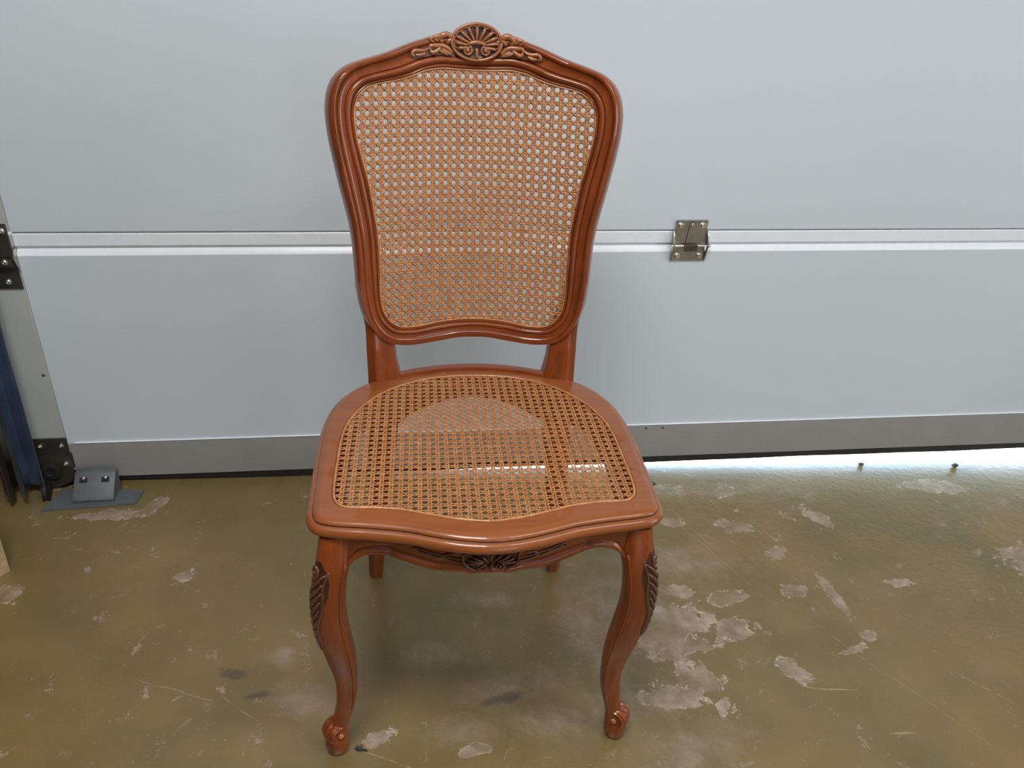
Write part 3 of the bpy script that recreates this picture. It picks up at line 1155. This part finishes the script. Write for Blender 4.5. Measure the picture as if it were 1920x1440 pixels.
def front_leg(s):
    b = MB()
    rows = [[leg_pt(s, z, -math.pi + 2 * math.pi * k / 32) for k in range(32)] for z in np.linspace(.022, .436, 70)]
    b.grid(rows, closed=True, caps=True)
    leg = b.build('front_leg', M_WOODV, chair, sharp=60)
    # scrolled toe: volute rolled outwards along the diagonal
    dg = Vector((s * .80, -.60, 0)).normalized()      # roll direction
    ax = Vector((-s * .60, -.80, 0)).normalized()     # volute axis, inner-front end shows
    c = Vector((s * .2155, .0200, .0425))
    b = MB()
    hw = .0125
    seg = 40
    prof = [(.0, -hw - .0005), (.009, -hw), (.0140, -hw + .0008), (.0172, -hw + .003), (.0184, -hw + .006), (.0188, 0.0), (.0184, hw - .006), (.0172, hw - .003), (.0140, hw - .0008), (.009, hw), (.0, hw + .0005)]
    b.lathe(c, ax, prof, seg)
    # neck that flows from the leg into the roll
    top = Vector((s * .2025, .0145, .088))
    # pad under the roll
    b.lathe((c.x - s * .001, c.y + .001, 0), (0, 0, 1), [(.0125, 0), (.0140, .0015), (.0160, .008), (.0176, .017), (.0182, .026), (.0165, .036)], 28)
    b.build('scroll_foot', [M_WOODV], leg, sharp=40)
    # volute on both ends
    for e_ in (1, -1):
        b = MB()
        n2 = dg
        up = Vector((0, 0, 1))
        cc = c + ax * e_ * (hw + .0002)
        pts, rad = [], []
        for i in range(46):
            t = i / 45
            th = math.pi * .62 - t * 2.45 * math.pi
            r = .0090 * (1 - t) ** .8 + .0064
            pts.append(cc + (n2 * math.cos(th) + up * math.sin(th)) * r)
            rad.append(.0027 - .0009 * t)
        b.tube(pts, rad, 8)
        b.build('volute', M_WOODV, leg)
        b = MB()
        b.lathe(cc - ax * e_ * .001, ax * e_, [(.0095, 0), (.0095, .0006), (0, .0008)], 20)
        b.build('volute_ground', M_GLAZE, leg)
        b = MB()
        b.lathe(cc, ax * e_, [(.0052, -.001), (.0054, .0015), (.0046, .0036), (.0028, .0050), (0, .0054)], 16)
        b.build('volute_boss', M_CARVE, leg)
    # curled leaf lip on top of the roll
    b = MB()
    for w_, h_ in ((-.0085, -.0010), (0, 0), (.0085, -.0010)):
        pts = []
        for i in range(9):
            t = i / 8
            th = math.radians(125 - 120 * t)
            pts.append(c + ax * w_ + (dg * math.cos(th) + Vector((0, 0, 1)) * math.sin(th)) * (.0172 + h_))
        b.tube(pts, [.002, .0036, .0042, .0044, .0042, .0038, .0033, .0026, .0012], 8)
    b.build('toe_leaf', M_WOODV, leg)

    # carved acanthus on the knee: dark ground patch, spine and lobes
    ph0 = math.radians(-47)

    def kp(z, q, off):
        """q: sideways offset in metres over the knee from its outer front corner"""
        return leg_pt(s, z, ph0 + q / .024, off)
    zt, zb = .405, .248
    b = MB()
    rows = []
    for z in np.linspace(zb, zt, 36):
        f = (z - zb) / (zt - zb)
        hw_ = .0012 + .0170 * min(1, f * 1.55) ** 1.1 * (1 - max(0, (f - .80) / .20) ** 2 * .75)
        rows.append([kp(z, hw_ * q, .0004) for q in np.linspace(-1, 1, 11)])
    b.grid(rows)
    inner = [[kp(z, 0.9 * q * (.0015 + .0185 * min(1, ((z - zb) / (zt - zb)) * 1.55) ** 1.1), -.002) for q in np.linspace(-1, 1, 11)] for z in np.linspace(zb, zt, 36)]
    b.grid(inner)
    b.build('knee_ground', M_GLAZE, leg, sharp=0)
    b = MB()
    # head curl
    b.tube([kp(.388 + .009 * math.sin(a), .003 + .009 * math.cos(a) * (1 - a / 9), .0006) for a in np.linspace(0, 4.6, 14)], [.0022 + .0006 * i / 13 for i in range(14)], 8)
    b.ball(kp(.3885, .003, .0004), .0032)
    # long strokes sweeping from the inner edge down to the outer corner
    for i in range(8):
        z0 = .388 - .0145 * i
        k_ = 1 - .085 * i
        pts = [kp(z0 - .034 * t - .010 * t * t, (-.0150 + .0310 * t ** .85) * k_, .0001 + .0009 * math.sin(math.pi * t)) for t in np.linspace(0, 1, 9)]
        b.tube(pts, [.0010, .0019, .0025, .0027, .0026, .0023, .0019, .0014, .0007], 7)
    b.tube([kp(z, -.0155 * min(1, ((z - .250) / .157) * 1.5) + .002 * math.sin(z * 90), .0004) for z in np.linspace(.392, .252, 18)], [.0012 + .0012 * math.sin(math.pi * i / 17) for i in range(18)], 7)
    b.build('knee_leaf', M_CARVED, leg, sharp=0)
    # moulded line running down the inner edge
    b = MB()
    b.tube([leg_pt(s, z, math.radians(-128), .0002) for z in np.linspace(.40, .10, 40)], [.0016] * 40, 7)
    b.build('edge_bead', M_WOODV, leg, sharp=0)


front_leg(-1)
front_leg(1)


# ---- cane panels
def inside(poly, x, y):
    px, py = poly[:, 0], poly[:, 1]
    qx, qy = np.roll(px, -1), np.roll(py, -1)
    res = np.zeros(x.shape, bool)
    for a, b_, c, d in zip(px, py, qx, qy):
        if b_ == d:
            continue
        m_ = ((b_ > y) != (d > y))
        if m_.any():
            res[m_] ^= x[m_] < (c - a) * (y[m_] - b_) / (d - b_) + a
    return res


def cane_panel(name, poly, surf, origin, p, u0, u1, v0, v1, wid):
    """six-way woven cane in flat (u,v), mapped by surf(u,v,height)"""
    V, F = [], []
    d, hw, th = .165 * p, wid * p, .0006
    lines = []
    cu, cv = origin
    step = p / 4
    nu0, nu1 = int((u0 - cu) / p) - 1, int((u1 - cu) / p) + 1
    nv0, nv1 = int((v0 - cv) / p) - 1, int((v1 - cv) / p) + 1
    for i in range(nu0, nu1 + 1):
        for q, ph in ((-d, 0), (d, math.pi)):
            n = int((v1 - v0) / step) + 1
            vv = cv + np.arange(int((v0 - cv) / step), int((v1 - cv) / step) + 1) * step
            lines.append((np.full(vv.shape, cu + i * p + q), vv, .0002 + .0003 * np.cos(2 * np.pi * (vv - cv) / p + ph), (1, 0)))
    for j in range(nv0, nv1 + 1):
        for q, ph in ((-d, math.pi), (d, 0)):
            uu = cu + np.arange(int((u0 - cu) / step), int((u1 - cu) / step) + 1) * step
            lines.append((uu, np.full(uu.shape, cv + j * p + q), .0002 - .0003 * np.cos(2 * np.pi * (uu - cu) / p + ph), (0, 1)))
    R2 = math.sqrt(.5)
    span = nu1 - nu0 + nv1 - nv0 + 4
    for sg in (1, -1):
        for k_ in range(-span, span):
            uu = cu + np.arange(nu0 * 4, nu1 * 4 + 1) * step
            off = (k_ + .5) * p
            vv = cv + sg * (uu - cu) + off
            ok = (vv > v0 - p) & (vv < v1 + p)
            if ok.sum() < 2:
                continue
            uu, vv = uu[ok], vv[ok]
            h = .0003 + sg * .0009 * np.cos(2 * np.pi * (uu - cu) / p)
            lines.append((uu, vv, h, (-sg * R2, R2)))
    for uu, vv, hh, nn_ in lines:
        ins = inside(poly, uu, vv)
        i = 0
        n = len(uu)
        while i < n:
            if not ins[i]:
                i += 1
                continue
            j = i
            while j + 1 < n and ins[j + 1]:
                j += 1
            if j - i >= 1:
                k0 = len(V)
                wv = hw * random.uniform(.90, 1.08) * (1.06 if abs(nn_[0]) > .1 and abs(nn_[1]) > .1 else 1)
                for q in range(i, j + 1):
                    a, c, h = uu[q], vv[q], hh[q]
                    V.append(surf(a - nn_[0] * wv, c - nn_[1] * wv, h))
                    V.append(surf(a, c, h + th))
                    V.append(surf(a + nn_[0] * wv, c + nn_[1] * wv, h))
                    V.append(surf(a, c, h - th))
                for q in range(j - i):
                    b0 = k0 + q * 4
                    for e in range(4):
                        F.append((b0 + e, b0 + 4 + e, b0 + 4 + (e + 1) % 4, b0 + (e + 1) % 4))
                F.append((k0, k0 + 1, k0 + 2, k0 + 3))
                e0 = k0 + (j - i) * 4
                F.append((e0 + 3, e0 + 2, e0 + 1, e0))
            i = j + 1
    o = mesh_obj(name, V, F, M_CANE, chair, True, None, 0)
    tag(o, kind='stuff')
    return o


def grow(loop, g):
    t = np.roll(loop, -1, 0) - np.roll(loop, 1, 0)
    n_ = np.stack([t[:, 1], -t[:, 0]], 1)
    n_ /= np.linalg.norm(n_, axis=1)[:, None] + 1e-9
    c = loop.mean(0)
    s = np.sign(((loop - c) * n_).sum(1).mean())
    return loop + n_ * g * s


def sb(x, z, h):
    yb = .372 + .17 * (z - .454) - x * x / .86
    return (x - x / .43 * (h - .0035), yb - (h - .0035), z + .17 * (h - .0035))


cane_panel('back_cane', grow(IN, .0015), sb, (0.0, .735), .0127, -.18, .18, .54, .935, .097)
cane_panel('seat_cane', grow(CR, .0005), lambda x, y, h: (x, y, ZS - .0022 + h), (0.0, .165), .0125, -.205, .205, -.03, .375, .088)
# fine reed round the back cane
b = MB()
angs = np.linspace(0, 2 * math.pi, 300)
ri = polar(IN, BC, angs) - .0012
b.tube([bp(BC[0] + r * math.cos(a), BC[1] + r * math.sin(a), -.0020) for a, r in zip(angs, ri)], .0014, 6, up=(0, -1, 0))
b.build('cane_reed', M_CANE, chair, sharp=0)

# ---- crest carving: shell cartouche and leaves
CZ = .9645


def cp(u, v, d):
    return bp(u, CZ + v * .985, d)


def ell(a, k_=1.0, d=0.0):
    return cp(.0385 * k_ * math.cos(a), .0255 * k_ * math.sin(a), d)


b = MB()
nE = 48
rows = []
for k_, d in ((.0, -.018), (.94, -.018), (.99, -.010), (.99, .004), (.92, .0075), (.82, .0060), (.5, .0060), (.0, .0066)):
    rows.append([ell(i * 2 * math.pi / nE, max(k_, .001), d) for i in range(nE)])
b.grid(rows, closed=True, caps=True)
b.build('shell_ground', M_GLAZE, crest, sharp=0)
b = MB()
b.tube([ell(i * 2 * math.pi / 64, .965, .0078) for i in range(65)], .0024, 8, up=(0, -1, .17))
b.build('shell_rim', M_CARVE, crest, sharp=0)
b = MB()
hub = (0, -.0045)
tips = []
nr = 11
for i in range(nr):
    a = math.radians(-28 + 236 * i / (nr - 1))
    t = (.0325 * math.cos(a), .0005 + .0205 * math.sin(a))
    tips.append((t, a))
    r0 = (hub[0] + .008 * math.cos(a), hub[1] + .0055 * math.sin(a))
    pts = [cp(r0[0] + (t[0] - r0[0]) * f, r0[1] + (t[1] - r0[1]) * f, .0078 + .0016 * math.sin(math.pi * f * .8)) for f in np.linspace(0, 1, 6)]
    b.tube(pts, [.0015, .0017, .0020, .0024, .0027, .0020], 7)
for (t, a), (t2, a2) in zip(tips[:-1], tips[1:]):
    am = (a + a2) / 2
    mid = (.0345 * math.cos(am), .0005 + .0222 * math.sin(am))
    q = [t, ((t[0] + mid[0]) / 2 * 1.01, (t[1] + mid[1]) / 2 * 1.01), mid, ((t2[0] + mid[0]) / 2 * 1.01, (t2[1] + mid[1]) / 2 * 1.01), t2]
    b.tube([cp(x, z, .0076) for x, z in q], .0013, 6)
b.build('shell_ribs', M_CARVE, crest, sharp=0)
b = MB()
b.tube([cp(x, -.0040 - .0 + .0035 * (1 - (x / .014) ** 2), .0095) for x in np.linspace(-.014, .014, 11)], [.0018, .0026, .0030, .0032, .0033, .0034, .0033, .0032, .0030, .0026, .0018], 8)
for s in (-1, 1):
    c0 = (s * .0135, -.0115)
    b.tube([cp(c0[0] + s * -.0062 * math.cos(a) * (1 - .05 * a), c0[1] - .0062 * math.sin(a) * (1 - .05 * a), .0092) for a in np.linspace(-1.2, 4.2, 18)], [.0017] * 16 + [.0014, .001], 7)
    q = cp(c0[0], c0[1], .0092)
    b.ball(q, .0036)
b.tube([cp(0, v, .0092) for v in np.linspace(-.0085, -.0225, 7)], [.0022, .0028, .0027, .0025, .0024, .0023, .0016], 8)
b.build('shell_scrolls', M_CARVE, crest, sharp=0)


def k2(px, py):
    """crest carving layout on a 6x drawing grid -> metres"""
    return ((740 + px / 6 - 896) * .000775, (79 - 30 - py / 6) * .00072)


LEAVES = [  # traced strokes of the left leaf group: points, radii
    ([(648, 225), (600, 195), (545, 205), (510, 245), (545, 285)], [.0040, .0046, .0046, .0038, .0016]),
    ([(560, 205), (500, 215), (450, 235), (490, 275)], [.0028, .0036, .0034, .0014]),
    ([(500, 222), (430, 232), (395, 250), (450, 285)], [.0022, .0030, .0028, .0012]),
    ([(645, 250), (610, 270), (600, 300)], [.0030, .0034, .0020]),
    ([(652, 420), (610, 375), (545, 345), (470, 345), (410, 350), (395, 375), (415, 395)], [.0026, .0034, .0038, .0036, .0030, .0024, .0014]),
    ([(650, 445), (600, 420), (560, 395), (535, 380)], [.0020, .0028, .0026, .0012]),
    ([(610, 445), (570, 425), (530, 410), (500, 385)], [.0016, .0024, .0026, .0012]),
    ([(520, 365), (480, 405), (430, 425), (400, 400)], [.0022, .0034, .0036, .0018]),
    ([(385, 375), (345, 400), (290, 408), (235, 405), (200, 430), (205, 460), (228, 455)], [.0014, .0024, .0030, .0030, .0026, .0022, .0014]),
    ([(350, 430), (290, 455), (240, 455)], [.0014, .0028, .0018])]
for s in (-1, 1):
    b = MB()
    for P, Rr in LEAVES:
        q = spline([k2(*p) for p in P], 4)
        rr = np.interp(np.linspace(0, 1, len(q)), np.linspace(0, 1, len(Rr)), Rr)
        b.tube([cp(-s * x if True else x, v - (.0028 if P[0][1] < 300 else 0), .0062 + (.0014 if P[0][1] < 300 else 0)) for x, v in q], list(rr), 8)
    b.build('crest_leaf', M_CARVE, crest, sharp=0)
    b = MB()
    # stained ground the leaves stand out from
    o_ = [k2(*p) for p in [(665, 300), (600, 300), (500, 320), (400, 325), (300, 375), (190, 420), (170, 470), (250, 485), (350, 475), (450, 452), (560, 450), (690, 468)]]
    V = [cp(-s * x, v, .0040) for x, v in o_] + [cp(-s * x, v, -.002) for x, v in o_]
    n = len(o_)
    b.add(V, [tuple(range(n)), tuple(range(2 * n - 1, n - 1, -1))] + [(i, (i + 1) % n, n + (i + 1) % n, n + i) for i in range(n)])
    b.build('leaf_ground', plain('leaf_ground_stain', (.10, .028, .010), .35, coat=.4, var=.3), crest, sharp=30)


# ---- apron carving
def ap(x, z, d):
    return Vector((x, Fap(x) - d, z))


b = MB()
o_ = spline(mirror_loop([(0, .424), (.03, .4235), (.036, .4190), (.033, .411), (.024, .403), (.010, .3985), (0, .3975)]), 4, True)
n = len(o_)
b.add([ap(x, z, .0012) for x, z in o_] + [ap(x, z, -.003) for x, z in o_], [tuple(range(n)), tuple(range(2 * n - 1, n - 1, -1))] + [(i, (i + 1) % n, n + (i + 1) % n, n + i) for i in range(n)])
b.build('apron_shell_ground', M_GLAZE, chair, sharp=30)
b = MB()
for i in range(9):
    a = math.radians(0 + 180 * i / 8)
    pts = [ap((.010 + .022 * f) * math.cos(a), .4095 + (.004 + .0095 * f) * math.sin(a), .0025 + .0010 * math.sin(math.pi * f)) for f in np.linspace(0, 1, 5)]
    b.tube(pts, [.0011, .0014, .0015, .0016, .0012], 6)
for s in (-1, 1):
    b.tube([ap(s * (.0115 - .0048 * math.cos(a)), .4045 - .0045 * math.sin(a), .0028) for a in np.linspace(-1.2, 4.2, 16)], [.0014] * 16, 7)
    b.ball(ap(s * .0115, .4045, .0028), .0026)
    b.tube([ap(s * x, z, .0028) for x, z in spline([(.035, .4225), (.0345, .413), (.029, .404), (.018, .3985)], 4)], .0017, 7)
b.tube([ap(0, z, .0028) for z in np.linspace(.4075, .3985, 5)], [.0018, .0022, .0020, .0018, .0012], 7)
b.build('apron_shell', M_CARVED, chair, sharp=0)
for s in (-1, 1):
    b = MB()
    for P, r in (([(.036, .4145), (.050, .4150), (.064, .4185), (.080, .4215), (.092, .4255), (.097, .4240), (.095, .4215)], .0014),
                 ([(.036, .4085), (.047, .4095), (.056, .4125), (.062, .4165)], .0017), ([(.044, .4215), (.054, .4205), (.060, .4175)], .0016), ([(.062, .4135), (.072, .4155), (.078, .4195)], .0015),
                 ([(.078, .4180), (.086, .4190), (.091, .4225)], .0013)):
        q = spline(P, 4)
        n = len(q)
        b.tube([ap(s * x, z, .0010) for x, z in q], [r * (.55 + .45 * math.sin(math.pi * (i + .5) / n)) for i in range(n)], 7)
    b.build('apron_leaf', M_CARVED, chair, sharp=0)

# ------------------------------------------------------------------ litter on the floor


def chip(name, x, y, r, m, label, flat=.5, seed=0, cat='grit'):
    rnd = random.Random(seed)
    b = MB()
    rows = []
    for i in range(6):
        th = math.pi * min(max(i / 5, .03), .97)
        rows.append([(x + r * math.sin(th) * math.cos(k * math.pi / 4) * rnd.uniform(.7, 1.3) * 1.3, y + r * math.sin(th) * math.sin(k * math.pi / 4) * rnd.uniform(.7, 1.3),
                      r * flat - r * flat * math.cos(th)) for k in range(8)])
    b.grid(rows, closed=True, caps=True)
    o = b.build(name, m, smooth=False)
    tag(o, label, cat)
    return o


chip('pebble', .452, .690, .0085, M_GRIT, 'small grey-brown stone chip beside the seat\'s right front corner', .35, 1, 'stone')
chip('pebble', 1.006, .752, .0055, M_GRIT, 'small dark crumb in the light strip, left of the two at the right', .7, 2, 'stone')
chip('pebble', 1.249, .738, .0065, M_GRIT, 'small dark crumb in the light strip, right of the two at the right', .7, 3, 'stone')
b = MB()
P = [(-.190, .0185), (-.186, .0225), (-.178, .0225), (-.181, .0190), (-.174, .0150), (-.170, .0125), (-.176, .0135), (-.185, .0140)]
V = [(x, y, .0006) for x, y in P] + [(x, y, .0022 + .0012 * (i % 3)) for i, (x, y) in enumerate(P)]
n = len(P)
b.add(V, [tuple(range(n)), tuple(range(2 * n - 1, n - 1, -1))] + [(i, (i + 1) % n, n + (i + 1) % n, n + i) for i in range(n)])
o = b.build('paint_scrap', M_LEAF, smooth=False)
tag(o, 'tiny black curled scrap on the floor by the left front foot', 'scrap')
